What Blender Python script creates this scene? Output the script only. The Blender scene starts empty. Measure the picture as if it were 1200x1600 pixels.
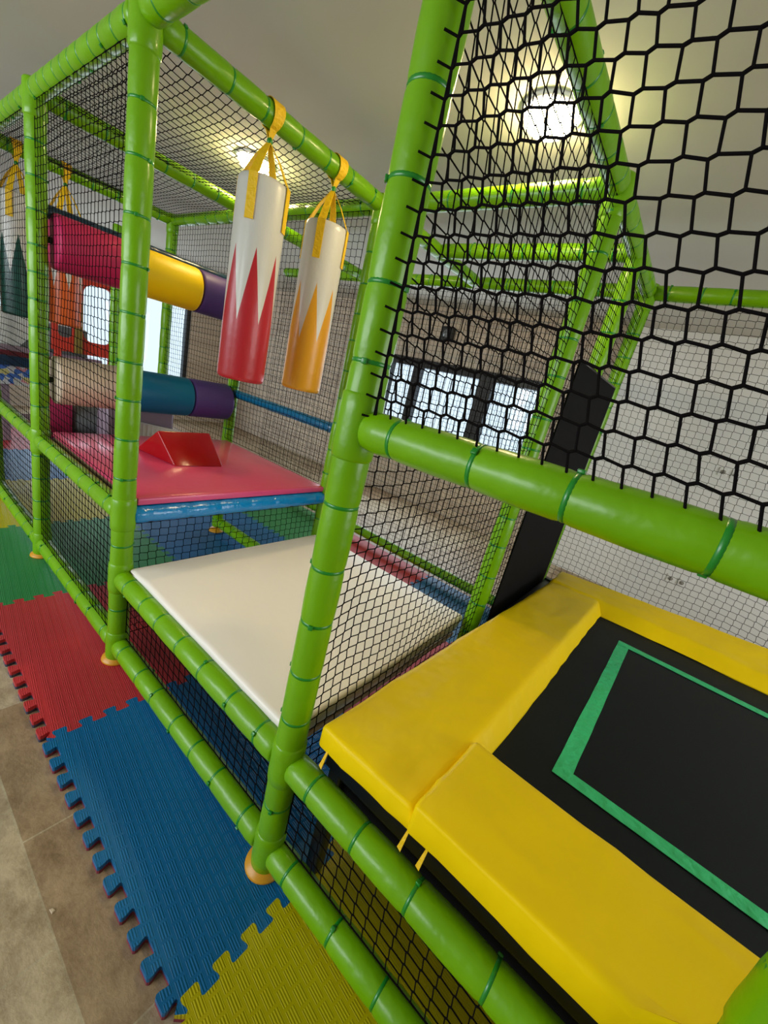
import bpy, bmesh, math, random
from mathutils import Vector, Matrix, Quaternion, noise
from mathutils.geometry import tessellate_polygon
random.seed(7)
C = bpy.context.scene.collection
PI = math.pi
sc = bpy.context.scene

# ------------------------------------------------------------------ camera
R = ((0.7590325666809288, 0.6091481912732798, 0.2298000082381482),
     (0.3577340282199213, -0.09531316791694855, -0.9289465889248875),
     (-0.5439631676605595, 0.7873079963331547, -0.2902588347295614))
cam = bpy.data.cameras.new('camera')
cam.sensor_fit = 'VERTICAL'
cam.sensor_height = 36
cam.lens = 36 * 632.433 / 1600
cam.clip_start = 0.02
co = bpy.data.objects.new('camera', cam)
C.objects.link(co)
m = Matrix.Identity(4)
for i in range(3):
    m[i][0] = R[0][i]; m[i][1] = -R[1][i]; m[i][2] = -R[2][i]
m[0][3], m[1][3], m[2][3] = 0.5997, -0.6893, 1.5239
co.matrix_world = m
sc.camera = co

# ------------------------------------------------------------------ view, world, lights
sc.view_settings.view_transform = 'Standard'
sc.view_settings.look = 'None'
sc.view_settings.gamma = 1
sc.view_settings.use_curve_mapping = False
sc.view_settings.exposure = 1.0
sc.cycles.use_denoising = True
sc.cycles.max_bounces = 8
sc.cycles.sample_clamp_indirect = 4

w = bpy.data.worlds.new('world')
sc.world = w
w.use_nodes = True
bg = w.node_tree.nodes['Background']
bg.inputs[0].default_value = (0.78, 0.90, 1.0, 1)
bg.inputs[1].default_value = .68


def area(name, loc, tgt, sx, sy, power, col):
    l = bpy.data.lights.new(name, 'AREA')
    l.shape = 'RECTANGLE'; l.size = sx; l.size_y = sy
    l.energy = power; l.color = col
    o = bpy.data.objects.new(name, l); C.objects.link(o)
    o.location = loc
    o.rotation_euler = (Vector(tgt) - Vector(loc)).to_track_quat('-Z', 'Y').to_euler()
    return o


# daylight in the large openings behind the camera and in the windows
area('daylight_front_opening', (-2.6, -4.35, 1.85), (-3.2, 0, 1.0), 4.6, 1.35, 95, (0.90, 0.96, 1.0))
area('daylight_side_opening', (4.35, 1.6, 1.3), (0, 1.2, 0.6), 2.6, 2.0, 42, (1.0, 0.98, 0.93))
area('daylight_back_window', (-2.2, 4.30, 1.3), (-1.9, 0, 0.8), 3.0, 1.3, 22, (0.80, 0.90, 1.0))
area('daylight_left_window', (-7.3, 2.0, 1.2), (0, 1.5, 0.9), 2.4, 1.8, 16, (0.80, 0.90, 1.0))


# ------------------------------------------------------------------ materials
def mat(name, col, rough=.5, metal=0, coat=0, noise_amt=0, nscale=8, bump=0, bscale=30, spec=.5, sub=0,
        col2=None, bdist=.02):
    M = bpy.data.materials.new(name); M.use_nodes = True
    nt = M.node_tree; b = nt.nodes['Principled BSDF']
    b.inputs['Base Color'].default_value = (*col, 1)
    b.inputs['Roughness'].default_value = rough
    b.inputs['Metallic'].default_value = metal
    b.inputs['Coat Weight'].default_value = coat
    b.inputs['Coat Roughness'].default_value = .12
    b.inputs['Specular IOR Level'].default_value = spec
    tc = nt.nodes.new('ShaderNodeTexCoord')
    if noise_amt or col2:
        n = nt.nodes.new('ShaderNodeTexNoise'); n.inputs['Scale'].default_value = nscale
        n.inputs['Detail'].default_value = 5
        nt.links.new(tc.outputs['Object'], n.inputs['Vector'])
        r = nt.nodes.new('ShaderNodeValToRGB')
        c2 = col2 or tuple(c * (1 - noise_amt) for c in col)
        r.color_ramp.elements[0].color = (*c2, 1); r.color_ramp.elements[0].position = .35
        r.color_ramp.elements[1].color = (*col, 1); r.color_ramp.elements[1].position = .65
        nt.links.new(n.outputs['Fac'], r.inputs['Fac'])
        nt.links.new(r.outputs['Color'], b.inputs['Base Color'])
    if bump:
        n2 = nt.nodes.new('ShaderNodeTexNoise'); n2.inputs['Scale'].default_value = bscale
        n2.inputs['Detail'].default_value = 3
        nt.links.new(tc.outputs['Object'], n2.inputs['Vector'])
        bp = nt.nodes.new('ShaderNodeBump'); bp.inputs['Strength'].default_value = bump
        bp.inputs['Distance'].default_value = bdist
        nt.links.new(n2.outputs['Fac'], bp.inputs['Height'])
        nt.links.new(bp.outputs['Normal'], b.inputs['Normal'])
    return M


M = {}
M['green'] = mat('green_vinyl', (.155, .385, .001), .33, coat=.12, spec=.3, bump=.25, bscale=14, noise_amt=.12, nscale=5)
M['tie'] = mat('green_cable_tie', (.008, .21, .015), .35, coat=.2)
M['blue'] = mat('blue_vinyl', (.0, .24, .66), .22, coat=.5, bump=.5, bscale=22)
M['tealrail'] = mat('teal_blue_vinyl', (.0, .13, .27), .3, coat=.3, bump=.3, bscale=22)
M['navy'] = mat('navy_vinyl', (.005, .03, .075), .3, coat=.2)
M['yellow'] = mat('yellow_vinyl', (.93, .65, .0), .46, bump=.55, bscale=3.2, bdist=.05, noise_amt=.05, nscale=3, spec=.18)
M['rope'] = mat('black_net_rope', (.006, .005, .005), .9, spec=.04)
M['black'] = mat('black_steel', (.006, .006, .007), .35)
M['blackmat'] = mat('black_vinyl', (.005, .005, .006), .8, spec=.08)
M['bed'] = mat('black_trampoline_fabric', (.003, .007, .010), .6, bump=.1, bscale=300, spec=.22, noise_amt=.25, nscale=2)
M['tape'] = mat('green_tape', (.035, .60, .23), .6, bump=.6, bscale=26, noise_amt=.12, nscale=40)
M['white'] = mat('white_vinyl', (.84, .79, .72), .38, bump=.18, bscale=5, bdist=.03)
M['pink'] = mat('pink_vinyl', (.62, .055, .14), .28, coat=.3, bump=.12, bscale=5)
M['pinkside'] = mat('bright_pink_vinyl', (.70, .07, .24), .3, coat=.3)
M['redwedge'] = mat('red_vinyl', (.34, .0, .004), .2, coat=.3, spec=.3, bump=.15, bscale=9)
M['rpink'] = mat('magenta_roller_vinyl', (.48, .02, .10), .5, spec=.25)
M['ryellow'] = mat('yellow_roller_vinyl', (.86, .60, .0), .45, spec=.25)
M['rpurple'] = mat('purple_roller_vinyl', (.065, .035, .17), .5, spec=.25)
M['rteal'] = mat('teal_roller_vinyl', (.0, .12, .23), .45, spec=.25)
M['rcream'] = mat('cream_roller_vinyl', (.60, .48, .36), .45)
M['strap'] = mat('yellow_webbing', (.85, .52, .0), .6, bump=.4, bscale=60)
M['orange'] = mat('orange_plastic', (.62, .28, .01), .4)
M['ply'] = mat('plywood', (.35, .24, .13), .6, noise_amt=.2)
M['mauve'] = mat('mauve_grey_vinyl', (.26, .19, .24), .4)
M['grey'] = mat('grey_vinyl', (.16, .17, .18), .2, coat=.4)
M['redpanel'] = mat('red_panel', (.55, .03, .015), .4)
M['olive'] = mat('olive_vinyl', (.20, .13, .02), .5)
M['wedgegrey'] = mat('dark_grey_foam', (.10, .12, .12), .5)
M['wedgewhite'] = mat('pale_foam', (.6, .62, .6), .5)
M['maroon'] = mat('maroon_vinyl', (.12, .01, .02), .4)
M['ceiling'] = mat('ceiling_plaster', (.52, .50, .44), .9, noise_amt=.03, nscale=2)
M['wallwhite'] = mat('white_plaster', (.70, .70, .68), .85, noise_amt=.03, nscale=1.5)
M['frame'] = mat('black_window_frame', (.012, .012, .013), .4)
M['lampbody'] = mat('white_lamp_body', (.7, .7, .68), .4)
M['speaker'] = mat('black_plastic', (.01, .01, .01), .5)
M['socket'] = mat('grey_socket_plastic', (.22, .21, .18), .5)


def emis(name, col, s):
    Mm = bpy.data.materials.new(name); Mm.use_nodes = True
    nt = Mm.node_tree; b = nt.nodes['Principled BSDF']
    b.inputs['Base Color'].default_value = (*col, 1)
    b.inputs['Emission Color'].default_value = (*col, 1)
    b.inputs['Emission Strength'].default_value = s
    return Mm


M['lamp'] = emis('lamp_diffuser', (1.0, .76, .40), 60)


def glassmat():
    Mm = bpy.data.materials.new('window_glass'); Mm.use_nodes = True
    nt = Mm.node_tree; nt.nodes.clear()
    o = nt.nodes.new('ShaderNodeOutputMaterial'); t = nt.nodes.new('ShaderNodeBsdfTransparent')
    g = nt.nodes.new('ShaderNodeBsdfGlossy'); g.inputs['Roughness'].default_value = .02
    mx = nt.nodes.new('ShaderNodeMixShader'); mx.inputs[0].default_value = .06
    t.inputs[0].default_value = (.94, .98, 1, 1)
    nt.links.new(t.outputs[0], mx.inputs[1]); nt.links.new(g.outputs[0], mx.inputs[2])
    nt.links.new(mx.outputs[0], o.inputs[0])
    return Mm


M['glass'] = glassmat()


def foam_mat(name, col):
    """EVA foam with groups of short raised strokes"""
    Mm = mat(name, col, .36, spec=.28, noise_amt=.12, nscale=2.5)
    nt = Mm.node_tree; b = nt.nodes['Principled BSDF']; tc = nt.nodes['Texture Coordinate']
    mp = nt.nodes.new('ShaderNodeMapping'); mp.inputs['Rotation'].default_value = (0, 0, .12)
    nt.links.new(tc.outputs['Object'], mp.inputs['Vector'])
    br = nt.nodes.new('ShaderNodeTexBrick')
    br.inputs['Scale'].default_value = 1
    br.inputs['Brick Width'].default_value = .046
    br.inputs['Row Height'].default_value = .034
    br.inputs['Mortar Size'].default_value = .005
    br.inputs['Mortar Smooth'].default_value = .3
    br.inputs['Color1'].default_value = (1, 1, 1, 1); br.inputs['Color2'].default_value = (1, 1, 1, 1)
    br.inputs['Mortar'].default_value = (0, 0, 0, 1)
    nt.links.new(mp.outputs[0], br.inputs['Vector'])
    wv = nt.nodes.new('ShaderNodeTexWave'); wv.wave_type = 'BANDS'; wv.bands_direction = 'Y'
    wv.inputs['Scale'].default_value = 46
    nt.links.new(mp.outputs[0], wv.inputs['Vector'])
    ml = nt.nodes.new('ShaderNodeMath'); ml.operation = 'MULTIPLY'
    nt.links.new(br.outputs['Color'], ml.inputs[0]); nt.links.new(wv.outputs['Fac'], ml.inputs[1])
    bp = nt.nodes.new('ShaderNodeBump'); bp.inputs['Strength'].default_value = .6
    bp.inputs['Distance'].default_value = .0014
    nt.links.new(ml.outputs[0], bp.inputs['Height']); nt.links.new(bp.outputs['Normal'], b.inputs['Normal'])
    return Mm


M['f_red'] = foam_mat('red_foam_mat', (.52, .036, .045))
M['f_blue'] = foam_mat('blue_foam_mat', (.004, .13, .33))
M['f_yellow'] = foam_mat('yellow_foam_mat', (.50, .42, .001))
M['f_green'] = foam_mat('green_foam_mat', (.03, .24, .07))
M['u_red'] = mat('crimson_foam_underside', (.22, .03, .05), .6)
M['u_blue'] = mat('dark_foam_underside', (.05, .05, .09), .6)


def stone_mat():
    Mm = bpy.data.materials.new('travertine_tiles'); Mm.use_nodes = True
    nt = Mm.node_tree; b = nt.nodes['Principled BSDF']
    tc = nt.nodes.new('ShaderNodeTexCoord')
    mp = nt.nodes.new('ShaderNodeMapping'); mp.inputs['Location'].default_value = (.2157 + 6.1, .4857 + 6.1, 0)
    nt.links.new(tc.outputs['Object'], mp.inputs['Vector'])
    br = nt.nodes.new('ShaderNodeTexBrick')
    br.offset = .55
    br.inputs['Scale'].default_value = 1
    br.inputs['Brick Width'].default_value = .61; br.inputs['Row Height'].default_value = .61
    br.inputs['Mortar Size'].default_value = .0025; br.inputs['Mortar Smooth'].default_value = .1
    br.inputs['Bias'].default_value = 0
    br.inputs['Color1'].default_value = (.33, .235, .15, 1)
    br.inputs['Color2'].default_value = (.50, .43, .32, 1)
    br.inputs['Mortar'].default_value = (.46, .41, .31, 1)
    nt.links.new(mp.outputs[0], br.inputs['Vector'])
    n = nt.nodes.new('ShaderNodeTexNoise'); n.inputs['Scale'].default_value = 7; n.inputs['Detail'].default_value = 12
    n.inputs['Roughness'].default_value = .78; n.inputs['Distortion'].default_value = .1
    mp2 = nt.nodes.new('ShaderNodeMapping'); mp2.inputs['Scale'].default_value = (1.3, 1.8, 1)
    nt.links.new(tc.outputs['Object'], mp2.inputs['Vector']); nt.links.new(mp2.outputs[0], n.inputs['Vector'])
    r = nt.nodes.new('ShaderNodeValToRGB')
    e = r.color_ramp.elements
    e[0].position = .3; e[0].color = (.42, .34, .25, 1); e[1].position = .62; e[1].color = (1.1, 1.08, 1.0, 1)
    nt.links.new(n.outputs['Fac'], r.inputs['Fac'])
    mx = nt.nodes.new('ShaderNodeMix'); mx.data_type = 'RGBA'; mx.blend_type = 'MULTIPLY'
    mx.inputs[0].default_value = 1
    nt.links.new(br.outputs['Color'], mx.inputs[6]); nt.links.new(r.outputs['Color'], mx.inputs[7])
    # pits
    v = nt.nodes.new('ShaderNodeTexVoronoi'); v.inputs['Scale'].default_value = 38
    nt.links.new(tc.outputs['Object'], v.inputs['Vector'])
    r2 = nt.nodes.new('ShaderNodeValToRGB')
    r2.color_ramp.elements[0].position = .04; r2.color_ramp.elements[0].color = (1.35, 1.3, 1.15, 1)
    r2.color_ramp.elements[1].position = .09; r2.color_ramp.elements[1].color = (1, 1, 1, 1)
    nt.links.new(v.outputs['Distance'], r2.inputs['Fac'])
    mx2 = nt.nodes.new('ShaderNodeMix'); mx2.data_type = 'RGBA'; mx2.blend_type = 'MULTIPLY'
    mx2.inputs[0].default_value = 1
    nt.links.new(mx.outputs[2], mx2.inputs[6]); nt.links.new(r2.outputs['Color'], mx2.inputs[7])
    nt.links.new(mx2.outputs[2], b.inputs['Base Color'])
    b.inputs['Roughness'].default_value = .42
    bp = nt.nodes.new('ShaderNodeBump'); bp.inputs['Strength'].default_value = .6
    bp.inputs['Distance'].default_value = .008
    nt.links.new(n.outputs['Fac'], bp.inputs['Height']); nt.links.new(bp.outputs['Normal'], b.inputs['Normal'])
    return Mm


M['floor'] = stone_mat()


def stonewall_mat():
    Mm = mat('tan_stone_wall', (.5, .42, .32), .9)
    nt = Mm.node_tree; b = nt.nodes['Principled BSDF']; tc = nt.nodes['Texture Coordinate']
    mp = nt.nodes.new('ShaderNodeMapping'); mp.inputs['Rotation'].default_value = (PI / 2, 0, 0)
    nt.links.new(tc.outputs['Object'], mp.inputs['Vector'])
    br = nt.nodes.new('ShaderNodeTexBrick'); br.inputs['Scale'].default_value = 1
    br.inputs['Brick Width'].default_value = .34; br.inputs['Row Height'].default_value = .11
    br.inputs['Mortar Size'].default_value = .006
    br.inputs['Color1'].default_value = (.46, .37, .29, 1); br.inputs['Color2'].default_value = (.58, .48, .37, 1)
    br.inputs['Mortar'].default_value = (.42, .38, .33, 1)
    nt.links.new(mp.outputs[0], br.inputs['Vector'])
    nt.links.new(br.outputs['Color'], b.inputs['Base Color'])
    return Mm


M['stone'] = stonewall_mat()


def spike_mat(name, col, base=(.62, .60, .56), n=7, z0=-.52, z1=-.255, ph=0.0):
    """white bag whose lower part is coloured with long saw teeth; local z = 0 at bag top"""
    Mm = mat(name, base, .38, coat=.15, bump=.35, bscale=34, bdist=.004)
    nt = Mm.node_tree; b = nt.nodes['Principled BSDF']; tc = nt.nodes['Texture Coordinate']
    sx = nt.nodes.new('ShaderNodeSeparateXYZ'); nt.links.new(tc.outputs['Object'], sx.inputs[0])

    def mth(op, a, bb=None):
        q = nt.nodes.new('ShaderNodeMath'); q.operation = op
        for k, v in enumerate((a, bb)):
            if v is None: continue
            if isinstance(v, (int, float)): q.inputs[k].default_value = v
            else: nt.links.new(v, q.inputs[k])
        return q.outputs[0]
    ang = mth('ARCTAN2', sx.outputs['Y'], sx.outputs['X'])
    t = mth('MULTIPLY', mth('ADD', ang, PI + ph), n / (2 * PI))
    tri = mth('PINGPONG', t, .5)           # 0..0.5
    h = mth('ADD', mth('MULTIPLY', tri, 2 * (z1 - z0)), z0)
    f = mth('LESS_THAN', sx.outputs['Z'], h)
    mx = nt.nodes.new('ShaderNodeMix'); mx.data_type = 'RGBA'
    nt.links.new(f, mx.inputs[0]); mx.inputs[6].default_value = (*base, 1); mx.inputs[7].default_value = (*col, 1)
    nt.links.new(mx.outputs[2], b.inputs['Base Color'])
    return Mm


M['bag_red'] = spike_mat('red_and_white_bag_vinyl', (.46, .012, .022), z0=-.555, z1=-.262, ph=.12 + PI / 7)
M['bag_orange'] = spike_mat('amber_and_white_bag_vinyl', (.72, .33, .01), z0=-.54, z1=-.275, ph=.3 + PI / 7)
M['bag_green'] = spike_mat('green_and_white_bag_vinyl', (.004, .06, .045), ph=.2, z0=-.5, z1=-.25)
M['bag_dorange'] = spike_mat('orange_and_white_bag_vinyl', (.62, .10, .01), ph=.5)


def poster_mat():
    Mm = mat('patterned_panel', (.5, .5, .5), .5)
    nt = Mm.node_tree; b = nt.nodes['Principled BSDF']; tc = nt.nodes['Texture Coordinate']
    v = nt.nodes.new('ShaderNodeTexVoronoi'); v.inputs['Scale'].default_value = 22
    nt.links.new(tc.outputs['Object'], v.inputs['Vector'])
    r = nt.nodes.new('ShaderNodeValToRGB'); r.color_ramp.interpolation = 'CONSTANT'
    cols = [(.6, .6, .6), (.6, .25, .3), (.05, .15, .5), (.55, .5, .2), (.6, .6, .65)]
    r.color_ramp.elements[0].color = (*cols[0], 1)
    r.color_ramp.elements[1].position = .8; r.color_ramp.elements[1].color = (*cols[4], 1)
    for k, p in ((1, .3), (2, .48), (3, .64)):
        e = r.color_ramp.elements.new(p); e.color = (*cols[k], 1)
    sp = nt.nodes.new('ShaderNodeSeparateColor')
    nt.links.new(v.outputs['Color'], sp.inputs[0]); nt.links.new(sp.outputs[0], r.inputs['Fac'])
    nt.links.new(r.outputs['Color'], b.inputs['Base Color'])
    return Mm


M['poster'] = poster_mat()


# ------------------------------------------------------------------ helpers
def thing(name, label, cat, loc=(0, 0, 0), rotz=0, group=None):
    o = bpy.data.objects.new(name, None); C.objects.link(o)
    o.empty_display_size = .05
    o.location = loc; o.rotation_euler = (0, 0, rotz)
    o['label'] = label; o['category'] = cat
    if group: o['group'] = group
    return o


def link(name, me, mt, parent=None, smooth=False):
    if mt is not None and not me.materials: me.materials.append(mt)
    o = bpy.data.objects.new(name, me); C.objects.link(o)
    if parent: o.parent = parent
    if smooth:
        for p in me.polygons: p.use_smooth = True
    return o


def obj(name, bm, mt, parent=None, smooth=False):
    me = bpy.data.meshes.new(name)
    bmesh.ops.recalc_face_normals(bm, faces=bm.faces)
    bm.to_mesh(me); bm.free()
    return link(name, me, mt, parent, smooth)


def struct(o):
    o['kind'] = 'structure'
    return o


def add_box(bm, x0, x1, y0, y1, z0, z1, bev=0, seg=2):
    vs = [bm.verts.new(p) for p in ((x0, y0, z0), (x1, y0, z0), (x1, y1, z0), (x0, y1, z0),
                                    (x0, y0, z1), (x1, y0, z1), (x1, y1, z1), (x0, y1, z1))]
    fs = [bm.faces.new([vs[i] for i in q]) for q in
          ((0, 3, 2, 1), (4, 5, 6, 7), (0, 1, 5, 4), (1, 2, 6, 5), (2, 3, 7, 6), (3, 0, 4, 7))]
    if bev:
        es = set(e for f in fs for e in f.edges)
        bmesh.ops.bevel(bm, geom=list(es), offset=bev, segments=seg, profile=.5, affect='EDGES')
    return bm


def box(*a, **k): return add_box(bmesh.new(), *a, **k)


def hexa(c8, bev=0, seg=3, cuts=0):
    """8 corners: bottom 4 (ccw), top 4"""
    bm = bmesh.new()
    vs = [bm.verts.new(p) for p in c8]
    fs = [bm.faces.new([vs[i] for i in q]) for q in
          ((0, 3, 2, 1), (4, 5, 6, 7), (0, 1, 5, 4), (1, 2, 6, 5), (2, 3, 7, 6), (3, 0, 4, 7))]
    bmesh.ops.recalc_face_normals(bm, faces=bm.faces)
    if bev:
        bmesh.ops.bevel(bm, geom=list(bm.edges), offset=bev, segments=seg, profile=.5, affect='EDGES')
    if cuts:
        bmesh.ops.subdivide_edges(bm, edges=[e for e in bm.edges if e.calc_length() > .15], cuts=cuts, use_grid_fill=True)
    return bm


def wrinkle(bm, amp=.006, s=1.0, seed=0):
    bm.normal_update()
    for v in bm.verts:
        p = Vector((v.co.x * 3.2 + v.co.y * 2.1, v.co.y * 6.5 - v.co.x * 2.2, v.co.z * 2 + seed)) * s
        n = 1 - abs(noise.noise(p)) * 2.6
        n2 = noise.noise(p * .5 + Vector((3, 3, 3)))
        v.co += v.normal * amp * (max(0, n) ** 2 * .9 + n2 * .8 - .3)
    for v in bm.verts:      # the foam gives way round the corner post
        if abs(v.co.x + .05 - .96) < .10 and v.co.y + .07 < .05 and v.co.z > .5: v.co.y = .05 - .07
    return bm


def frame_of(d):
    d = d.normalized()
    a = Vector((0, 0, 1)) if abs(d.z) < .9 else Vector((0, 1, 0))
    u = d.cross(a).normalized(); v = d.cross(u).normalized()
    return u, v


def add_lathe(bm, p, d, prof, n=24, cap=True):
    """prof = [(t, r)] along unit direction d from point p"""
    d = d.normalized(); u, v = frame_of(d)
    rings = []
    for t, r in prof:
        c = p + d * t
        rings.append([bm.verts.new(c + (u * math.cos(2 * PI * k / n) + v * math.sin(2 * PI * k / n)) * r) for k in range(n)])
    for a, b in zip(rings, rings[1:]):
        for k in range(n):
            bm.faces.new((a[k], a[(k + 1) % n], b[(k + 1) % n], b[k]))
    if cap:
        bm.faces.new(rings[0][::-1]); bm.faces.new(rings[-1])
    return bm


RT = .043
tie_mesh = {}


def tie_me(r):
    k = round(r, 4)
    if k not in tie_mesh:
        bm = bmesh.new()
        rr = r * .968
        add_lathe(bm, Vector((0, 0, -.005)), Vector((0, 0, 1)),
                  [(0, rr * .93), (.001, rr - .0004), (.0055, rr + .0006), (.010, rr - .0004), (.011, rr * .93)], 28, cap=False)
        hd = bmesh.new()
        add_box(bm, rr - .001, rr + .006, -.006, .006, -.006, .006, bev=.0015)
        me = bpy.data.meshes.new('cable_tie'); bm.to_mesh(me); bm.free()
        me.materials.append(M['tie'])
        for p in me.polygons: p.use_smooth = True
        tie_mesh[k] = me
    return tie_mesh[k]


def tube(name, a, b, label, cat, group, mt='green', r=RT, pitch=.155, ph=.5, ta=0, tb=0, joints=(), foot=False,
         ties=True, tiemat=None):
    """a padded pipe from a to b; ta / tb trims; joints = distances along it where a T-piece wrap sits"""
    a = Vector(a); b = Vector(b); d = (b - a).normalized()
    a2 = a + d * ta; b2 = b - d * tb; L = (b2 - a2).length
    root = thing(name, label, cat, a2, 0, group)
    n = max(1, int(L / pitch)); st = L / n
    tp = [st * (k + ph) for k in range(n) if .02 < st * (k + ph) < L - .02] if ties else []
    prof = [(0, r * .86), (.006, r * .97)]
    rnd = random.Random(int(a.x * 131 + a.y * 977 + b.z * 31 + b.x * 17))
    tp = [t + rnd.uniform(-.015, .015) for t in tp]
    pts = sorted([(t, 0) for t in tp])
    last = .006
    for t, _ in pts:
        mid = (last + t) / 2
        if t - last > .05: prof.append((mid, r * (1.0 + rnd.uniform(0, .03))))
        prof += [(t - .014, r), (t - .004, r * .955), (t + .004, r * .955), (t + .014, r)]
        last = t + .014
    prof += [((last + L) / 2, r * 1.02), (L - .006, r * .97), (L, r * .86)]
    bm = bmesh.new()
    add_lathe(bm, Vector(), d, prof, 28)
    obj('foam_sleeve', bm, M[mt], root, True)
    q = d.to_track_quat('Z', 'Y')
    for t in tp:
        o = bpy.data.objects.new('cable_tie', tie_me(r)); C.objects.link(o)
        o.parent = root; o.location = d * t
        o.rotation_mode = 'QUATERNION'
        o.rotation_quaternion = q @ Vector((0, 0, 1)).rotation_difference(Vector((0, 0, 1)))
        if mt == 'blue' or mt == 'tealrail' or mt == 'navy':
            bpy.data.objects.remove(o)
        else:
            o.rotation_quaternion = q @ Quaternion((0, 0, 1), rnd.uniform(0, 6.28))
    for t in joints:
        bm = bmesh.new(); h = .075
        add_lathe(bm, d * (t - h), d, [(0, r * .98), (.008, r * 1.10), (h * .5, r * 1.13), (h, r * 1.12), (h * 1.5, r * 1.13), (2 * h - .008, r * 1.10), (2 * h, r * .98)], 28)
        obj('joint_wrap', bm, M['green'], root, True)
    if foot:
        bm = bmesh.new()
        add_lathe(bm, Vector((0, 0, -.001 - a2.z + .001)), Vector((0, 0, 1)), [(0, .060), (.004, .064), (.012, .062), (.018, .05), (.03, .043)], 28)
        obj('foot_cap', bm, M['orange'], root, True)
    return root


# ------------------------------------------------------------------ room
FZ = -.030; CZ = 2.70
XL, XR, YF, YB = -7.5, 4.5, -4.5, 4.4
me = box(XL - .2, XR + .2, YF - .2, YB + .2, FZ - .1, FZ)
struct(obj('floor', me, M['floor']))
struct(obj('ceiling', box(XL - .2, XR + .2, YF - .2, YB + .2, CZ, CZ + .12), M['ceiling']))
# back wall, stone part with a window opening, white part on the right
wx0, wx1, wz0, wz1 = -3.50, -1.05, .62, 2.0
bm = bmesh.new()
add_box(bm, XL - .2, wx0, YB, YB + .2, FZ, CZ)
add_box(bm, wx0, wx1, YB, YB + .2, wz1, CZ); add_box(bm, wx0, wx1, YB, YB + .2, FZ, wz0)
add_box(bm, wx1, -.45, YB, YB + .2, FZ, CZ)
struct(obj('wall_back', bm, M['stone']))
struct(obj('wall_back_right', box(-.45, XR + .2, YB, YB + .2, FZ, CZ), M['wallwhite']))
# left wall with window
lz0, lz1, ly0, ly1 = .35, 2.15, .6, 3.4
bm = bmesh.new()
add_box(bm, XL - .2, XL, YF, ly0, FZ, CZ); add_box(bm, XL - .2, XL, ly1, YB, FZ, CZ)
add_box(bm, XL - .2, XL, ly0, ly1, FZ, lz0); add_box(bm, XL - .2, XL, ly0, ly1, lz1, CZ)
struct(obj('wall_left', bm, M['stone']))
# right wall with a wide opening
bm = bmesh.new()
add_box(bm, XR, XR + .2, YF, .2, FZ, CZ); add_box(bm, XR, XR + .2, 3.0, YB, FZ, CZ)
add_box(bm, XR, XR + .2, .2, 3.0, 2.4, CZ)
struct(obj('wall_right', bm, M['wallwhite']))
# front wall, behind the camera
bm = bmesh.new()
add_box(bm, XL, -4.9, YF - .2, YF, FZ, CZ); add_box(bm, -.3, XR, YF - .2, YF, FZ, CZ)
add_box(bm, -4.9, -.3, YF - .2, YF, 2.55, CZ)
struct(obj('wall_front', bm, M['wallwhite']))


def window_y(name, x0, x1, z0, z1, y, mull, hb=.10):
    bm = bmesh.new(); d = .10
    add_box(bm, x0, x1, y, y + d, z1 - hb, z1)
    add_box(bm, x0, x1, y, y + d, z0, z0 + .08)
    add_box(bm, x0, x0 + .05, y, y + d, z0, z1); add_box(bm, x1 - .05, x1, y, y + d, z0, z1)
    for mx, mw in mull: add_box(bm, mx - mw / 2, mx + mw / 2, y - .01, y + d - .01, z0, z1)
    f = struct(obj(name, bm, M['frame']))
    obj('window_pane', box(x0 + .04, x1 - .04, y + .045, y + .053, z0 + .05, z1 - .05), M['glass'], f)
    return f


window_y('window_1', wx0, wx1, wz0, wz1, YB + .03, ((-2.97, .13), (-1.86, .2)), .11)
f = bmesh.new()
for y in (ly0 + .03, 1.5, 2.45, ly1 - .03): add_box(f, XL - .12, XL - .02, y - .04, y + .04, lz0, lz1)
add_box(f, XL - .12, XL - .02, ly0, ly1, lz0, lz0 + .06); add_box(f, XL - .12, XL - .02, ly0, ly1, lz1 - .06, lz1)
f = struct(obj('window_2', f, M['frame']))
obj('window_pane', box(XL - .08, XL - .07, ly0 + .03, ly1 - .03, lz0 + .03, lz1 - .03), M['glass'], f)

# sockets on the white wall, speaker over the window
for z, lab in ((1.50, 'pair of grey wall sockets high on the white wall'), (.34, 'pair of grey wall sockets low on the white wall')):
    x = .87
    t = thing('wall_socket', lab, 'socket', (x, YB, z))
    for k in (-.05, .05):
        obj('socket_plate', box(k - .035, k + .035, -.012, 0, -.04, .04, bev=.004), M['lampbody'], t)
        bm = bmesh.new(); add_lathe(bm, Vector((k, -.02, 0)), Vector((0, 1, 0)), [(0, .018), (.012, .022)], 16)
        obj('socket_face', bm, M['socket'], t, True)
t = thing('wall_speaker', 'small black speaker box on the stone wall above the window', 'speaker', (-2.55, YB, 2.36))
obj('speaker_body', box(-.08, .08, -.12, -.02, -.09, .09, bev=.015), M['speaker'], t)
bm = bmesh.new(); add_lathe(bm, Vector((0, -.124, 0)), Vector((0, 1, 0)), [(0, .05), (.006, .055)], 20)
obj('speaker_grille', bm, M['grey'], t, True)
obj('wall_bracket', box(-.02, .02, -.03, 0, -.03, .03), M['frame'], t)

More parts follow.
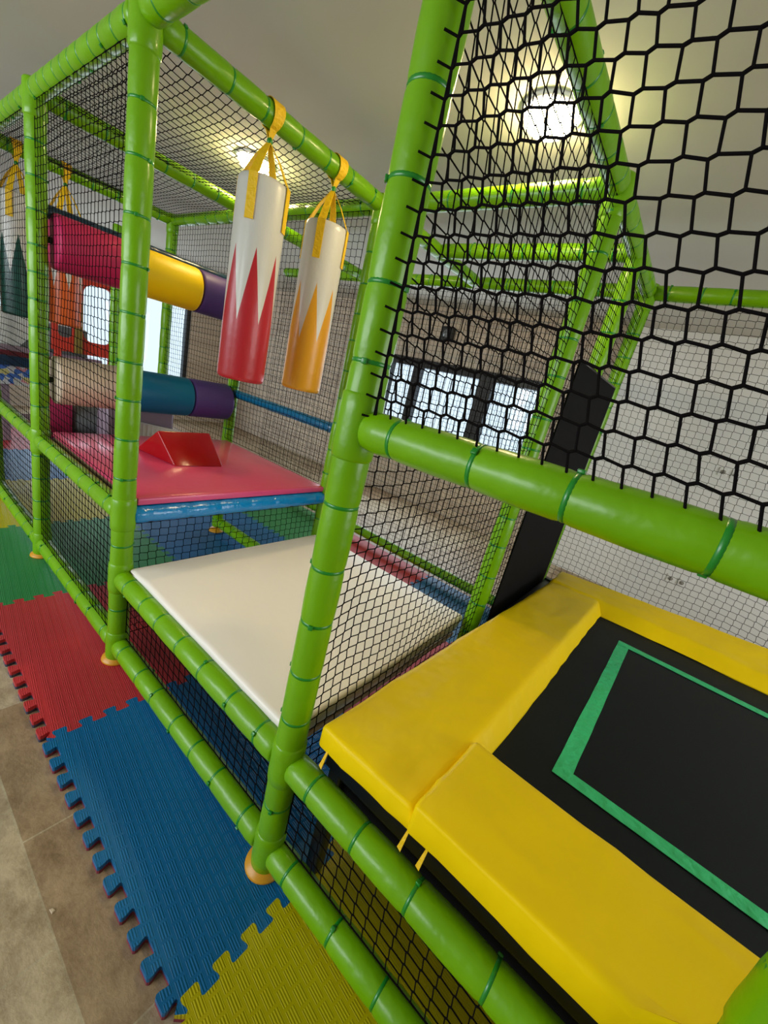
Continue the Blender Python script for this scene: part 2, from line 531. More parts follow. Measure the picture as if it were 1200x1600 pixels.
for x, y, lab in ((-.345, 1.155, 'round lit ceiling lamp above the trampoline side of the white mattress'),
                  (-2.295, 1.10, 'round lit ceiling lamp behind the red and white hanging bag')):
    t = thing('ceiling_lamp', lab, 'lamp', (x, y, CZ), 0, 'round ceiling lamps')
    bm = bmesh.new(); add_lathe(bm, Vector((0, 0, 0)), Vector((0, 0, -1)), [(0, .125), (.012, .125), (.016, .11)], 40)
    obj('lamp_body', bm, M['lampbody'], t, True)
    bm = bmesh.new(); add_lathe(bm, Vector((0, 0, -.012)), Vector((0, 0, -1)),
                                [(0, .108)] + [(.07 * math.sin(a * PI / 16), .108 * math.cos(a * PI / 16)) for a in range(1, 8)], 40)
    obj('diffuser', bm, M['lamp'], t, True)

# ------------------------------------------------------------------ puzzle mats
XS = [2.14, 1.13, .12, -.89, -1.90, -2.91, -3.92, -4.93, -5.94]
YS = [-.345, .665, 1.675, 2.44]


def teeth(n, amp, flip=1):
    """dovetail profile along 0..1: list of (t, offset)"""
    p = [(0, -amp)]
    for k in range(n):
        c0 = k / n; wdt = 1 / n
        p += [(c0 + wdt * a_, amp * b_) for a_, b_ in ((.24, -1), (.30, -.8), (.29, -.4), (.24, .3), (.24, .75), (.29, 1),
                                                       (.73, 1), (.78, .75), (.78, .3), (.73, -.4), (.72, -.8), (.78, -1))]
    p += [(1, -amp)]
    return p


def edge_pts(axis, c, lo, hi, sgn, n=12, amp=.018):
    """axis 'x': edge runs along x at y=c, offset in y"""
    out = []
    for t, o in teeth(n, amp):
        q = lo + (hi - lo) * t
        out.append((q, c + o * sgn) if axis == 'x' else (c + o * sgn, q))
    return out


colname = {'f_red': 'red', 'f_blue': 'blue', 'f_yellow': 'yellow', 'f_green': 'green'}
rows = [['f_red', 'f_yellow', 'f_blue', 'f_red', 'f_green', 'f_yellow', 'f_blue', 'f_red'],
        ['f_blue', 'f_green', 'f_red', 'f_yellow', 'f_blue', 'f_red', 'f_green', 'f_yellow'],
        ['f_green', 'f_yellow', 'f_blue', 'f_red', 'f_green', 'f_blue', 'f_yellow', 'f_red']]
wherec = ['far right below the trampoline', 'in the near right corner by the trampoline',
          'alongside the white mattress', 'between white mattress and pink platform', 'alongside the pink platform',
          'beyond the pink platform', 'far left', 'farthest left']
wherer = ['in the outer row', 'in the middle row', 'in the back row']
for ri, row in enumerate(rows):
    for ci, cn in enumerate(row):
        x1, x0 = XS[ci], XS[ci + 1]; y0, y1 = YS[ri], YS[ri + 1]
        a = edge_pts('x', y0, x0, x1, -1)                       # bottom, left->right
        b = edge_pts('y', x1, y0, y1, -1, n=12 if ri < 2 else 9)
        c = edge_pts('x', y1, x0, x1, -1) if ri < 2 else [(x0, y1), (x1, y1)]
        d = edge_pts('y', x0, y0, y1, -1, n=12 if ri < 2 else 9)
        # corners are made to meet
        def fix(p, s, e): return [s] + p[1:-1] + [e]
        P00, P10, P11, P01 = (x0, y0), (x1, y0), (x1, y1), (x0, y1)
        ring = fix(a, P00, P10)[:-1] + fix(b, P10, P11)[:-1] + fix(c, P01, P11)[::-1][:-1] + fix(d, P00, P01)[::-1][:-1]
        root = thing('foam_floor_mat', colname[cn] + ' puzzle foam mat ' + wherer[ri] + ', ' + wherec[ci], 'floor mat',
                     (x0, y0, FZ), 0, 'interlocking foam floor mats')
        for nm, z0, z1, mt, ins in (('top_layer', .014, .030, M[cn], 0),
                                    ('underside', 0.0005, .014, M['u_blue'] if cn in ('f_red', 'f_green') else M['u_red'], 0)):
            bm = bmesh.new()
            lo = [bm.verts.new((x - x0, y - y0, z0)) for x, y in ring]
            hi = [bm.verts.new((x - x0, y - y0, z1)) for x, y in ring]
            N = len(ring)
            for tri in tessellate_polygon([[Vector((x, y, 0)) for x, y in ring]]):
                bm.faces.new([hi[q] for q in tri]); bm.faces.new([lo[q] for q in tri[::-1]])
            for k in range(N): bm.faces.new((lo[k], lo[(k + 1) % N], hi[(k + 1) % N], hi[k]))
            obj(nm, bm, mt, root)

# ------------------------------------------------------------------ play frame
ZB, ZM, ZT, ZG, ZA = .09, .45, 2.43, 1.426, .755
GP = 'green padded upright posts'
GR = 'green padded horizontal rails'


def post(x, y, lab, z0=ZB, z1=ZT, joints=(), foot=True, pitch=.155):
    return tube('padded_post', (x, y, z0 - .045), (x, y, z1), lab, 'post', GP, joints=[j - z0 + .045 for j in joints], foot=foot, pitch=pitch)


post(0, 0, 'tall green padded post nearest the middle, between white mattress and trampoline', joints=(ZB, ZM, ZG))
post(-1.2, 0, 'green padded front post at the corner of the pink platform', joints=(ZB, ZM, ZA, ZT - .03))
post(-2.4, 0, 'green padded front post between the netted bays on the left', joints=(ZB, ZA, ZT - .03), pitch=.14)
post(-3.6, 0, 'green padded front post at the left edge of the picture', joints=(ZB, ZA))
post(.96, 0, 'green padded post at the bottom right corner in front of the trampoline', joints=(ZB, ZM, .86))
post(-1.2, 1.2, 'green padded post behind the middle post where the bag rail ends', joints=(ZT - .03,))
post(-2.4, 1.2, 'green padded back post beside the purple ends of the rollers')
post(-3.6, 1.2, 'green padded back post seen left of the red bag beyond the rollers', joints=(ZT - .03,))
post(-4.8, 1.2, 'green padded back post farthest left behind the play panel')
post(-4.8, 0, 'green padded front post farthest left, outside the netted bays')
post(0, 1.2, 'green padded post behind the white mattress at its trampoline corner', joints=(ZT - .03,))
post(0, 1.8, 'yellow-green lit padded post behind the black screen')
post(0, 2.4, 'green padded post at the back corner of the trampoline', joints=(ZT - .03,))


def rail(a, b, lab, **k):
    return tube('padded_rail', a, b, lab, 'rail', GR, ta=RT * .8, tb=RT * .8, **k)


# front plane
names = [(-4.8, -3.6, 'far left bay'), (-3.6, -2.4, 'left netted bay'), (-2.4, -1.2, 'pink platform bay')]
for x0, x1, nm in names:
    rail((x0, 0, ZT), (x1, 0, ZT), 'green padded top rail over the front of the ' + nm, pitch=.10)
    rail((x0, 0, ZA), (x1, 0, ZA), 'green padded middle rail across the front of the ' + nm)
    rail((x0, 0, ZB), (x1, 0, ZB), 'green padded bottom rail along the front of the ' + nm)
rail((-1.2, 0, ZT), (0, 0, ZT), 'green padded top rail over the front of the white mattress')
rail((0, 0, ZT), (.95, 0, ZT), 'green padded top rail over the front of the trampoline')
rail((-1.2, 0, ZM), (0, 0, ZM), 'green padded rail along the front edge of the white mattress')
rail((-1.2, 0, ZB), (0, 0, ZB), 'green padded bottom rail below the white mattress')
rail((0, 0, ZM), (.95, 0, ZM), 'green padded rail running under the front pad of the trampoline')
rail((0, 0, ZB), (.95, 0, ZB), 'green padded bottom rail below the trampoline')
rail((0, 0, ZG), (.95, 0, ZG), 'thick green padded guard rail across the trampoline opening', pitch=.17)
rail((.95, 0, ZM), (2.2, 0, ZM), 'green padded rail right of the near corner post')
rail((.95, 0, ZG), (2.2, 0, ZG), 'green padded guard rail right of the near corner post')
# depth rails at the top
rail((0, 0, ZT), (0, 1.2, ZT), 'green padded top rail running back above the trampoline net')
rail((0, 1.2, ZT), (0, 2.4, ZT), 'green padded top rail above the black screen')
rail((-1.2, 0, ZT), (-1.2, 1.2, ZT), 'green padded top rail carrying the two hanging bags')
rail((-1.2, 1.2, ZT), (-1.2, 2.4, ZT), 'green padded top rail running back behind the bag rail')
rail((-2.4, 0, ZT), (-2.4, 1.2, ZT), 'green padded top rail under the ceiling net behind the red bag')
rail((-2.4, 1.2, ZT), (-2.4, 2.4, ZT), 'green padded top rail end seen between the two bags')
rail((-3.6, 0, ZT), (-3.6, 1.2, ZT), 'green padded top rail above the rollers in the left bay')
# x rails at y = 1.2 / 1.8 / 2.4
rail((-3.6, 1.2, ZT), (-2.4, 1.2, ZT), 'green padded back top rail left of the red bag')
rail((-2.4, 1.2, ZT), (-1.2, 1.2, ZT), 'green padded back top rail behind the hanging bags')
rail((-1.2, 1.2, ZT), (0, 1.2, ZT), 'bright green padded top rail over the back of the white mattress')
rail((-1.2, 1.8, ZT), (0, 1.8, ZT), 'yellow-green padded cross rail below the brighter one')
rail((-3.6, 2.4, ZT), (-1.2, 2.4, ZT), 'green padded rear top rail behind the hanging bags')
rail((-1.2, 2.4, ZT), (0, 2.4, ZT), 'green padded rear top rail above the window')
rail((0, 2.4, ZT), (2.3, 2.4, ZT), 'green padded rear top rail in front of the white wall')
rail((-3.6, 2.4, ZB), (0, 2.4, ZB), 'green padded rear bottom rail beside the red and blue mats')
rail((-2.4, 1.2, ZB), (-1.2, 1.2, ZB), 'green padded bottom rail under the pink platform')
tube('padded_rail', (-1.2, 0, .745), (-1.2, 1.2, .745), 'glossy blue padded rail along the edge of the pink platform', 'rail',
     'blue padded rails', mt='blue', ta=.034, tb=.034, r=.041)
tube('padded_rail', (-2.4, 1.2, 1.195), (-1.2, 1.2, 1.195), 'teal blue padded rail crossing behind the amber bag', 'rail',
     'blue padded rails', mt='tealrail', ta=.034, tb=.034, r=.032)
tube('padded_rail', (-2.45, 0, 1.965), (-2.45, 1.2, 1.965), 'dark navy padded rail directly above the upper roller', 'rail',
     'blue padded rails', mt='navy', ta=.034, tb=.034, r=.034)


# ------------------------------------------------------------------ nets
def net(label, o, u, v, lu, lv, cell=(.041, .038), r=.00165, sag=.008, sides=4, link_=(.0024, .002), group='black knotted nets', nrm=None, seed=0, dip=0, ties=0):
    o = Vector(o); u = Vector(u).normalized(); v = Vector(v).normalized(); n = u.cross(v)
    nu = max(1, round(lu / cell[0])); nv = max(1, round(lv / cell[1]))
    cu, cv = lu / nu, lv / nv

    def P(a, b):
        a = min(max(a, 0), lu); b = min(max(b, 0), lv)
        q = Vector((a * 2.3 + seed, b * 2.3, seed * 1.7))
        edge = min(1, min(a, lu - a) / .12 + .0) * min(1, min(b, lv - b) / .12)
        dx = noise.noise(q) * sag * 1.6 * edge; dy = noise.noise(q + Vector((9, 4, 2))) * sag * 1.6 * edge
        q2 = Vector((a * 30, b * 30, seed))
        dx += noise.noise(q2) * .003 * edge; dy += noise.noise(q2 + Vector((3, 8, 1))) * .003 * edge
        dz = noise.noise(q * .8 + Vector((5, 1, 7))) * sag * edge * 2
        p = o + u * (a + dx) + v * (b + dy) + n * dz
        p.z -= dip * math.sin(PI * a / lu) * math.sin(PI * b / lv)
        return p - o
    verts = []; faces = []

    def strand(p, q, rr=None):
        rr = rr or r
        d = (q - p)
        if d.length < 1e-5: return
        a, b = frame_of(d); k0 = len(verts)
        e = d.normalized() * rr * .5
        for c in (p - e, q + e):
            for k in range(sides):
                t = 2 * PI * (k + .5) / sides
                verts.append(c + (a * math.cos(t) + b * math.sin(t)) * rr)
        for k in range(sides):
            k2 = (k + 1) % sides
            faces.append((k0 + k, k0 + k2, k0 + sides + k2, k0 + sides + k))
    lx, ly = link_
    for i in range(0, nu + 1):
        for j in range(0, nv + 1):
            a, b = i * cu, j * cv
            A = P(a - lx, b - ly); B = P(a + lx, b + ly)
            strand(A, B, r * 1.25)
            if i < nu: strand(B, P(a + cu - lx, b - ly))
            if j < nv: strand(B, P(a - lx, b + cv - ly))
    if ties:
        for j in range(nv + 1):
            strand(P(-lx, j * cv - ly), Vector((-.019, -.016, j * cv - ly + .004)))
    me = bpy.data.meshes.new('mesh_cords')
    me.from_pydata([tuple(x) for x in verts], [], faces)
    root = thing('safety_net', label, 'net', o, 0, group)
    link('mesh_cords', me, M['rope'], root, sides > 4)
    bm = bmesh.new()
    cs = [Vector(), u * lu, u * lu + v * lv, v * lv]
    for k in range(4):
        p, q = cs[k], cs[(k + 1) % 4]
        add_lathe(bm, p, q - p, [(0, r * 1.3), ((q - p).length, r * 1.3)], 6)
    obj('border_rope', bm, M['rope'], root, True)
    return root


X, Y, Z = (1, 0, 0), (0, 1, 0), (0, 0, 1)
e = .04
yn = -.012
net('coarse black safety net closest to the camera above the guard rail', (.055, -.02, ZG + .03), X, Z, .905, ZT - ZG, cell=(.040, .041), r=.0023, link_=(.0045, .0025), sides=6, sag=.006, seed=1, ties=1)
net('black net hanging below the trampoline between its two front rails', (e, yn + .03, ZB + e), X, Z, .95 - 2 * e, ZM - ZB - 2 * e, r=.0018, seed=2)
net('black net below the white mattress between its two front rails', (-1.2 + e, yn + .03, ZB + e), X, Z, 1.2 - 2 * e, ZM - ZB - 2 * e, r=.00165, seed=3)
net('black net across the front of the pink platform bay above the middle rail', (-2.4 + e, yn, ZA + e), X, Z, 1.2 - 2 * e, ZT - ZA - 2 * e, r=.0015, seed=4)
net('black net across the front of the left bay above the middle rail', (-3.6 + e, yn, ZA + e), X, Z, 1.2 - 2 * e, ZT - ZA - 2 * e, r=.0015, seed=5)
net('black net below the middle rail of the pink platform bay', (-2.4 + e, yn, ZB + e), X, Z, 1.2 - 2 * e, ZA - ZB - 2 * e, r=.00165, seed=6)
net('black net below the middle rail of the left bay', (-3.6 + e, yn, ZB + e), X, Z, 1.2 - 2 * e, ZA - ZB - 2 * e, r=.00165, seed=7)
net('black net between white mattress and blue platform rail', (-1.21, e, .12), Y, Z, 1.2 - 2 * e, .735 - .12 - e, r=.0015, seed=8)
net('black net dividing the white mattress from the trampoline', (0.012, e, .30), Y, Z, 1.2 - 2 * e, ZT - .30 - e, r=.0016, seed=9, sag=.012)
net('black net above the black screen at the back of the trampoline side', (0.012, 1.2 + e, .30), Y, Z, 1.2 - 2 * e, ZT - .30 - e, r=.0015, seed=10)
net('black net behind the hanging bags at the back of the pink platform', (-2.4 + e, 1.152, .84), X, Z, 1.2 - 2 * e, ZT - .88, r=.0014, seed=11)
net('black net at the back of the left bay beyond the rollers', (-3.6 + e, 1.19, ZB + e), X, Z, 1.2 - 2 * e, ZT - ZB - 2 * e, r=.0014, seed=12)
net('black net in the rear row in front of the stone wall, left half', (-3.6 + e, 2.39, ZB + e), X, Z, 2.4 - 2 * e, ZT - ZB - 2 * e, r=.0015, seed=13)
net('black net in the rear row in front of the tall window', (-1.2, 2.39, ZB + e), X, Z, 1.2 - e, ZT - ZB - 2 * e, r=.0015, seed=14)
net('black net behind the trampoline in front of the white wall', (e, 2.39, ZB + e), X, Z, 2.2, ZT - ZB - 2 * e, r=.0015, seed=15)
net('black overhead net above the pink platform', (-2.4 + e, e, ZT + .0), X, Y, 1.2 - 2 * e, 1.2 - 2 * e, r=.00165, seed=16, dip=.05, sag=.012)
net('black overhead net above the left bay', (-3.6 + e, e, ZT + .0), X, Y, 1.2 - 2 * e, 1.2 - 2 * e, r=.0016, seed=17, dip=.05, sag=.012)

# ------------------------------------------------------------------ trampoline
t = thing('trampoline', 'rectangular trampoline with black bed, thick yellow edge pads and green tape lines', 'trampoline', (.05, .07, 0))
OX, OY, OZ = .05, .07, 0.0


def L(*ps): return [(x - OX, y - OY, z - OZ) for x, y, z in ps]


def fr(bm, *a): add_box(bm, a[0] - OX, a[1] - OX, a[2] - OY, a[3] - OY, a[4], a[5], bev=.008)


obj('under_pad_shade', box(.10 - OX, 2.35 - OX, .118 - OY, .122 - OY, .24, .53), M['blackmat'], t)  # black sheet standing in for the deep shadow and dark frame under the pads
bm = bmesh.new()
fr(bm, .08, 2.4, .075, .12, .44, .52); fr(bm, .08, 2.4, 2.16, 2.21, .46, .54)
fr(bm, .08, .125, .08, 2.2, .44, .53); fr(bm, 2.35, 2.4, .08, 2.2, .46, .54)
obj('frame', bm, M['black'], t)
for x, y in ((.09, .09), (2.34, .09), (.09, 2.16), (2.34, 2.16), (1.2, .09), (1.2, 2.16)):
    bm = bmesh.new(); fr(bm, x, x + .05, y, y + .04, 0.0, .45)
    obj('leg', bm, M['black'], t)
obj('jumping_bed', box(.3 - OX, 2.2 - OX, .3 - OY, 2.05 - OY, .544, .550), M['bed'], t)
# tape rectangle
z = .5512


def strip(bm, a, b, w, side):
    a = Vector((*a, z)); b = Vector((*b, z)); d = (b - a).normalized(); s = Vector((-d.y, d.x, 0)) * w * side
    n = 24; V = []
    for k in range(n + 1):
        p = a.lerp(b, k / n); j = noise.noise(p * 9) * .0022
        jj = noise.noise(p * 7 + Vector((4, 4, 4))) * .0022
        V.append((p + s.normalized() * j, p + s + s.normalized() * jj))
    for (p, q), (p2, q2) in zip(V, V[1:]):
        vs = [bm.verts.new(x - Vector((OX, OY, 0))) for x in (p, q, q2, p2)]
        us = [bm.verts.new(v.co + Vector((0, 0, .0009))) for v in vs]
        bm.faces.new(us); bm.faces.new(vs[::-1])
        for i in range(4): bm.faces.new((vs[i], vs[(i + 1) % 4], us[(i + 1) % 4], us[i]))


bm = bmesh.new()
strip(bm, (.6, .517), (.622, 1.70), .052, -1)
obj('marking_tape', bm, M['tape'], t)
z = .5526
bm = bmesh.new(); strip(bm, (.6, .515), (2.0, .485), .047, 1)
obj('marking_tape', bm, M['tape'], t)
bm = bmesh.new(); strip(bm, (.622, 1.70), (2.0, 1.70), .047, -1)
obj('marking_tape', bm, M['tape'], t)
# pads: bottom ring ccw then top ring
PB = .555
obj('edge_pad', wrinkle(hexa(L((.065, .03, .53), (.435, .03, .545), (.500, 2.00, .552), (.135, 2.02, .545),
                       (.072, .022, .622), (.385, .022, .628), (.446, 2.0, .605), (.16, 2.05, .60)), bev=.016, cuts=26), .005, 1, 2), M['yellow'], t, True)
obj('edge_pad', wrinkle(hexa(L((.388, .012, .565), (2.38, .004, .565), (2.38, .36, .575), (.396, .352, .600),
                       (.392, -.002, .672), (2.38, -.004, .655), (2.38, .32, .645), (.405, .300, .655)), bev=.014, cuts=26), .006, 1, 5), M['yellow'], t, True)
obj('edge_pad', wrinkle(hexa(L((.14, 1.895, .552), (2.38, 1.93, .552), (2.38, 2.33, .58), (.14, 2.25, .50),
                       (.16, 2.00, .615), (2.38, 2.02, .61), (2.38, 2.345, .72), (.15, 2.25, .61)), bev=.014, cuts=26), .006, 1, 5), M['yellow'], t, True)
obj('edge_pad', wrinkle(hexa(L((2.05, .36, .552), (2.38, .36, .552), (2.38, 1.9, .552), (2.05, 1.9, .552),
                       (2.07, .36, .61), (2.38, .36, .61), (2.38, 1.9, .61), (2.07, 1.9, .61)), bev=.014), 0), M['yellow'], t, True)
for x in (.105, .385, .44):                     # little tie ribbons under the front pads
    bm = bmesh.new()
    hx = L((x - .004, .020, .50), (x + .008, .018, .497), (x + .008, .021, .497), (x - .004, .023, .50),
           (x + .004, .034, .56), (x + .009, .034, .56), (x + .009, .038, .56), (x + .004, .038, .56))
    bm.free()
    obj('tie_ribbon', hexa(hx), M['strap'], t)

# black screen between two back posts
t = thing('black_screen', 'solid black vinyl screen standing behind the far left trampoline pad', 'screen', (.06, 1.26, 0.45))
bm = hexa([(-.004, 0, .0), (.004, 0, .0), (.004, .97, .0), (-.004, .97, .0),
           (-.004, 0, 1.37), (.004, 0, 1.37), (.004, .89, 1.38), (-.004, .89, 1.38)])
obj('screen_sheet', bm, M['blackmat'], t)
bm = bmesh.new()
for a, b in (((0, .0, 1.37), (0, .89, 1.38)), ((0, .89, 1.38), (0, .97, 0))):
    a = Vector(a); b = Vector(b); add_lathe(bm, a, b - a, [(0, .006), ((b - a).length, .006)], 8)
obj('screen_hem', bm, M['black'], t, True)

# ------------------------------------------------------------------ mattress, platforms
t = thing('crash_mattress', 'large white vinyl mattress lying between the middle post and the pink platform', 'mattress', (-1.16, .016, .41))
bm = hexa([(.02, .022, 0), (1.11, .022, 0), (1.11, 1.12, 0), (.02, 1.12, 0), (-.008, -.006, .108), (1.135, -.006, .108), (1.135, 1.145, .108), (-.008, 1.145, .108)], bev=.024, seg=4)
bmesh.ops.subdivide_edges(bm, edges=[q for q in bm.edges if q.calc_length() > .5], cuts=6, use_grid_fill=True)
for v_ in bm.verts:
    if v_.co.z > .09: v_.co.z += -.018 * max(0, 1 - v_.co.x / .16) + .006 * noise.noise(v_.co * 3) + .006 * math.sin(PI * v_.co.x / 1.13) * math.sin(PI * v_.co.y / 1.13)
obj('cover', bm, M['white'], t, True)
obj('support_board', box(.02, 1.11, .02, 1.12, -.02, 0), M['ply'], t)

t = thing('pink_platform', 'glossy pink padded deck with the red wedge on it', 'platform', (-2.4, .03, .778))
bm = box(.04, 1.205, .015, 1.14, 0.012, .045, bev=.012, seg=3)
obj('deck_mat', bm, M['pink'], t, True)
obj('mat_edge', box(1.2, 1.213, .02, 1.135, .012, .042, bev=.003), M['pinkside'], t, True)
obj('support_board', box(.05, 1.16, .02, 1.13, -.02, .012), M['ply'], t)

t = thing('ribbed_platform', 'mauve grey ribbed deck beyond the pink platform in the left bay', 'platform', (-3.6, .03, .632))
bm = bmesh.new(); add_box(bm, .04, 1.16, .015, 1.14, 0, .03)
for k in range(28): add_box(bm, .05 + k * .039, .068 + k * .039, .02, 1.13, .03, .038, bev=.003)
obj('ribbed_mat', bm, M['mauve'], t)

# red wedge: triangular prism
t = thing('foam_wedge', 'small glossy red triangular foam block on the pink platform', 'wedge block', (-1.805, .385, .823), 0)
pr = [(.0, 0), (-.30, 0), (-.09, .165)]
bm = bmesh.new()
a = [bm.verts.new(p) for p in ((.155, .04, 0), (-.215, -.02, 0), (-.005, .005, .165))]
b = [bm.verts.new(p) for p in ((.175, .325, 0), (-.195, .335, 0), (-.02, .325, .165))]
bm.faces.new(a); bm.faces.new(b[::-1])
for k in range(3): bm.faces.new((a[k], a[(k + 1) % 3], b[(k + 1) % 3], b[k]))
bmesh.ops.recalc_face_normals(bm, faces=bm.faces)
bmesh.ops.bevel(bm, geom=list(bm.edges), offset=.007, segments=3, profile=.5, affect='EDGES')
obj('wedge_cover', bm, M['redwedge'], t, True)


# rollers
def roller(z, segs, label):
    t = thing('squeeze_roller', label, 'roller', (-2.4, .06, z), 0, 'padded rollers between the posts')
    R_ = .135; y = 0
    for ln, mt, lab in segs:
        bm = bmesh.new()
        add_lathe(bm, Vector((0, y, 0)), Vector((0, 1, 0)), [(0, .0), (.002, R_ * .9), (.008, R_ * .985), (.02, R_), (ln - .02, R_), (ln - .008, R_ * .985), (ln - .002, R_ * .9), (ln, 0)], 40, cap=False)
        o = obj('roller_segment', bm, M[mt], t, True); o['label'] = lab
        y += ln
    bm = bmesh.new(); add_lathe(bm, Vector((0, -.06, 0)), Vector((0, 1, 0)), [(0, .016), (1.20, .016)], 12)
    obj('axle', bm, M['black'], t, True)


roller(1.83, ((.40, 'rpink', 'magenta segment'), (.37, 'ryellow', 'yellow segment'), (.31, 'rpurple', 'purple segment')),
       'upper padded roller in magenta, yellow and purple segments')
roller(1.115, ((.40, 'rcream', 'cream segment'), (.38, 'rteal', 'teal segment'), (.31, 'rpurple', 'purple segment')),
       'lower padded roller in cream, teal and purple segments')


# ------------------------------------------------------------------ hanging bags
def ribbon(bm, pts, wd, w, th=.003):
    """flat strap along pts with width direction wd"""
    prev = None
    for i, p in enumerate(pts):
        d = (pts[min(i + 1, len(pts) - 1)] - pts[max(i - 1, 0)]).normalized()
        ww = wd[i] if isinstance(wd, list) else wd
        s = (ww - d * ww.dot(d)).normalized(); n = d.cross(s).normalized()
        wi = w[i] if isinstance(w, list) else w
        q = [bm.verts.new(p + s * a * wi / 2 + n * b * th / 2) for a, b in ((-1, -1), (1, -1), (1, 1), (-1, 1))]
        if prev:
            for k in range(4): bm.faces.new((prev[k], prev[(k + 1) % 4], q[(k + 1) % 4], q[k]))
        else: bm.faces.new(q[::-1])
        prev = q
    bm.faces.new(prev)


def bag(x, y, ztop, h, r, mt, label, rot=0, alen=.16):
    t = thing('punching_bag', label, 'punching bag', (x, y, ztop), 0, 'cylindrical bags hanging from the top rails')
    bm = bmesh.new()
    add_lathe(bm, Vector((0, 0, -h)), Vector((0, 0, 1)), [(0, 0), (.001, r * .88), (.008, r * .97), (.02, r), (h - .03, r), (h - .012, r * .985), (h - .003, r * .93), (h, 0)], 48, cap=False)
    obj('bag_body', bm, M[mt], t, True)
    rz = ZT - ztop
    # loop round the rail (rail runs along y)
    bm = bmesh.new(); pts = []; wd = []; ws = []
    rr = RT * 1.06 + .004
    knot = Vector((0, 0, rz - .085))
    for k in range(21):
        a = -PI / 2 + .35 + (2 * PI - .7) * k / 20
        pts.append(Vector((rr * math.cos(a), 0, rz + rr * math.sin(a))))
        ws.append(.03 + .03 * math.sin(PI * k / 20))
    pts = [knot] + pts + [knot + Vector((0, .001, 0))]; ws = [.014] + ws + [.014]
    ribbon(bm, pts, Vector((0, 1, 0)), ws)
    obj('rail_loop', bm, M['strap'], t)
    bm = bmesh.new(); add_lathe(bm, knot + Vector((0, 0, -.014)), Vector((0, 0, 1)), [(0, .007), (.007, .012), (.02, .011), (.028, .006)], 14)
    o = obj('knot_cord', bm, M['tie'], t, True)
    for k in range(4):
        a = rot + k * PI / 2
        d = Vector((math.cos(a), math.sin(a), 0)); s = Vector((-d.y, d.x, 0))
        ro = r + .003
        pts = [knot, knot.lerp(d * ro + Vector((0, 0, .002)), .5) + Vector((0, 0, .004)), d * (ro - .012) + Vector((0, 0, .006)), d * ro + Vector((0, 0, -.006)),
               d * ro + Vector((0, 0, -.05)), d * ro + Vector((0, 0, -alen))]
        bm = bmesh.new(); ribbon(bm, pts, s, [.016, .03, .037, .037, .037, .037])
        obj('strap', bm, M['strap'], t)
    return t


bag(-1.2, .475, 2.20, .81, .105, 'bag_red', 'white hanging bag with long red spikes, nearest the green corner post', rot=-1.0, alen=.17)
bag(-1.2, .845, 2.19, .795, .103, 'bag_orange', 'white hanging bag with long amber yellow spikes beside the tall middle post', rot=-1.0, alen=.17)
bag(-3.6, .17, 2.165, .785, .105, 'bag_green', 'white hanging bag with dark green spikes at the far left edge', rot=-.6)
bag(-3.6, .44, 2.165, .78, .105, 'bag_dorange', 'white hanging bag with deep orange spikes behind the left net', rot=-.6)

# ------------------------------------------------------------------ things beyond in the left bays
t = thing('play_panel', 'red play panel with rounded openings beyond the rollers', 'play panel', (-5.0, .70, 1.08))
bm = bmesh.new()
# panel in the y-z plane: outline built from boxes around two rounded openings
th = .02
add_box(bm, -th, th, 0, .60, 0, .14); add_box(bm, -th, th, 0, .60, .72, .86)
add_box(bm, -th, th, 0, .05, .14, .72); add_box(bm, -th, th, .18, .27, .14, .72); add_box(bm, -th, th, .55, .60, .14, .72)
add_box(bm, -th, th, .05, .18, .40, .72)


def corner(cy, cz, sy, sz, rr):
    vs = [(cy, cz)] + [(cy + sy * rr * (1 - math.sin(a * PI / 12)), cz + sz * rr * (1 - math.cos(a * PI / 12))) for a in range(0, 7)]
    f0 = [bm.verts.new((-th, y, z)) for y, z in vs]; f1 = [bm.verts.new((th, y, z)) for y, z in vs]
    bm.faces.new(f0); bm.faces.new(f1[::-1])
    n = len(vs)
    for k in range(n): bm.faces.new((f0[k], f0[(k + 1) % n], f1[(k + 1) % n], f1[k]))


for cy, cz, sy, sz in ((.27, .14, 1, 1), (.55, .14, -1, 1), (.27, .72, 1, -1), (.55, .72, -1, -1)): corner(cy, cz, sy, sz, .09)
for cy, cz, sy, sz in ((.05, .14, 1, 1), (.18, .14, -1, 1)): corner(cy, cz, sy, sz, .05)
obj('panel_board', bm, M['redpanel'], t)
bm = box(.022, .05, .19, .26, 0, .55, bev=.006); obj('panel_stile', bm, M['olive'], t)
obj('blue_plaque', box(.022, .04, .09, .25, .48, .70, bev=.006), M['tealrail'], t)
obj('dark_post', box(-.03, .03, .60, .66, -.1, .95, bev=.01), M['maroon'], t)
obj('leg', box(-.03, .03, .02, .08, -1.08, 0, bev=.01), M['redpanel'], t)
obj('leg', box(-.03, .03, .52, .58, -1.08, 0, bev=.01), M['redpanel'], t)

t = thing('soft_drum', 'shiny grey soft drum lying behind the red wedge beyond the pink platform', 'soft play block', (-2.92, .28, .671))
bm = bmesh.new(); add_lathe(bm, Vector((0, 0, .115)), Vector((0, 1, 0)), [(0, 0), (.004, .10), (.02, .115), (.40, .115), (.416, .10), (.42, 0)], 36, cap=False)
obj('drum_cover', bm, M['grey'], t, True)
t = thing('soft_cube', 'pink soft cube beside the grey drum in the left bay', 'soft play block', (-3.02, .10, .671))
obj('cube_cover', box(0, .22, 0, .17, 0, .27, bev=.015, seg=3), M['rpink'], t, True)

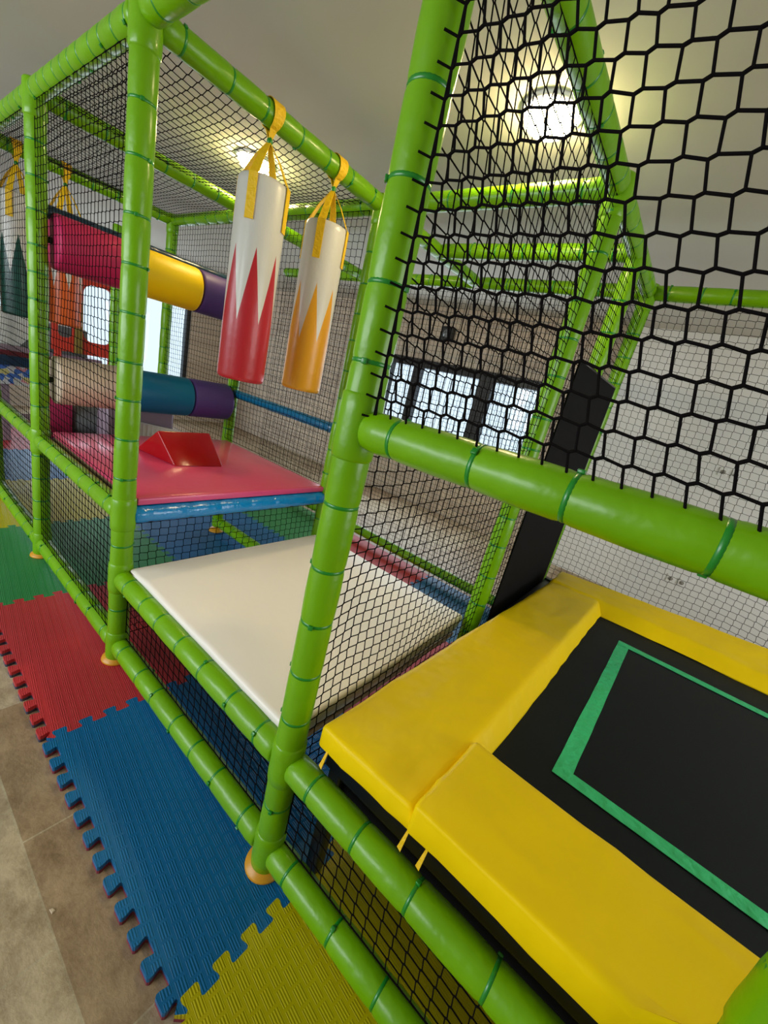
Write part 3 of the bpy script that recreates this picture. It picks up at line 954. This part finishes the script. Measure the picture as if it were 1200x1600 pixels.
t = thing('soft_ramp', 'pale and dark grey foam ramp behind the green bag', 'soft play block', (-5.6, .35, 1.02))
bm = bmesh.new()
vs = [(-.3, 0, 0), (.3, 0, 0), (.3, .75, 0), (-.3, .75, 0), (-.3, 0, .36), (.3, 0, .36), (.3, .75, .30), (-.3, .75, .30)]
obj('ramp_top', hexa([(x, y, z) for x, y, z in vs], bev=.01), M['wedgewhite'], t)
obj('ramp_side', hexa([(.30, .15, 0), (.312, .15, 0), (.312, .75, 0), (.30, .75, 0), (.30, .40, .30), (.312, .40, .30), (.312, .75, .29), (.30, .75, .29)]), M['wedgegrey'], t)
t = thing('stacked_deck', 'low deck with maroon, navy and patterned edge boards at the far left', 'platform', (-5.6, .30, .40))
obj('deck_board', box(-.35, .35, 0, .95, .52, .62, bev=.01), M['mauve'], t)
obj('edge_strip', box(.35, .37, 0, .95, .52, .57, bev=.004), M['maroon'], t)
obj('edge_board', box(.35, .38, 0, .95, .42, .52, bev=.004), M['navy'], t)
obj('patterned_board', box(.33, .35, 0, .95, .22, .42), M['poster'], t)
obj('leg', box(-.3, -.24, .05, .11, -.40, .52), M['mauve'], t)
obj('leg', box(.24, .30, .80, .86, -.40, .52), M['mauve'], t)
obj('leg', box(.24, .30, .05, .11, -.40, .52), M['mauve'], t)
obj('leg', box(-.3, -.24, .80, .86, -.40, .52), M['mauve'], t)

t = thing('paint_chip', 'tiny pale chip lying on the brown floor tile beside the blue mat', 'debris', (-.315, -.478, FZ))
obj('chip', hexa([(0, 0, .0005), (.016, .002, .0005), (.013, .011, .0005), (.002, .008, .0005), (.001, .001, .003), (.014, .003, .004), (.011, .010, .003), (.003, .007, .002)]), M['rcream'], t)

t = thing('ribbed_board', 'pale ribbed board standing just behind the red wedge', 'panel', (-2.52, .50, .672))
bm = hexa([(0, 0, 0), (.02, 0, 0), (.02, .62, 0), (0, .62, 0), (0, 0, .225), (.02, 0, .225), (.02, .62, .125), (0, .62, .125)])
for k in range(20):
    y = .012 + k * .030
    add_box(bm, .02, .024, y, y + .014, 0, .215 - .1 * y / .62)
obj('panel_sheet', bm, M['wedgewhite'], t)
t = thing('soft_block', 'mauve soft block between the grey drum and the pale ribbed board', 'soft play block', (-2.78, .40, .671))
obj('block_cover', box(0, .2, 0, .45, 0, .28, bev=.02, seg=3), M['mauve'], t, True)
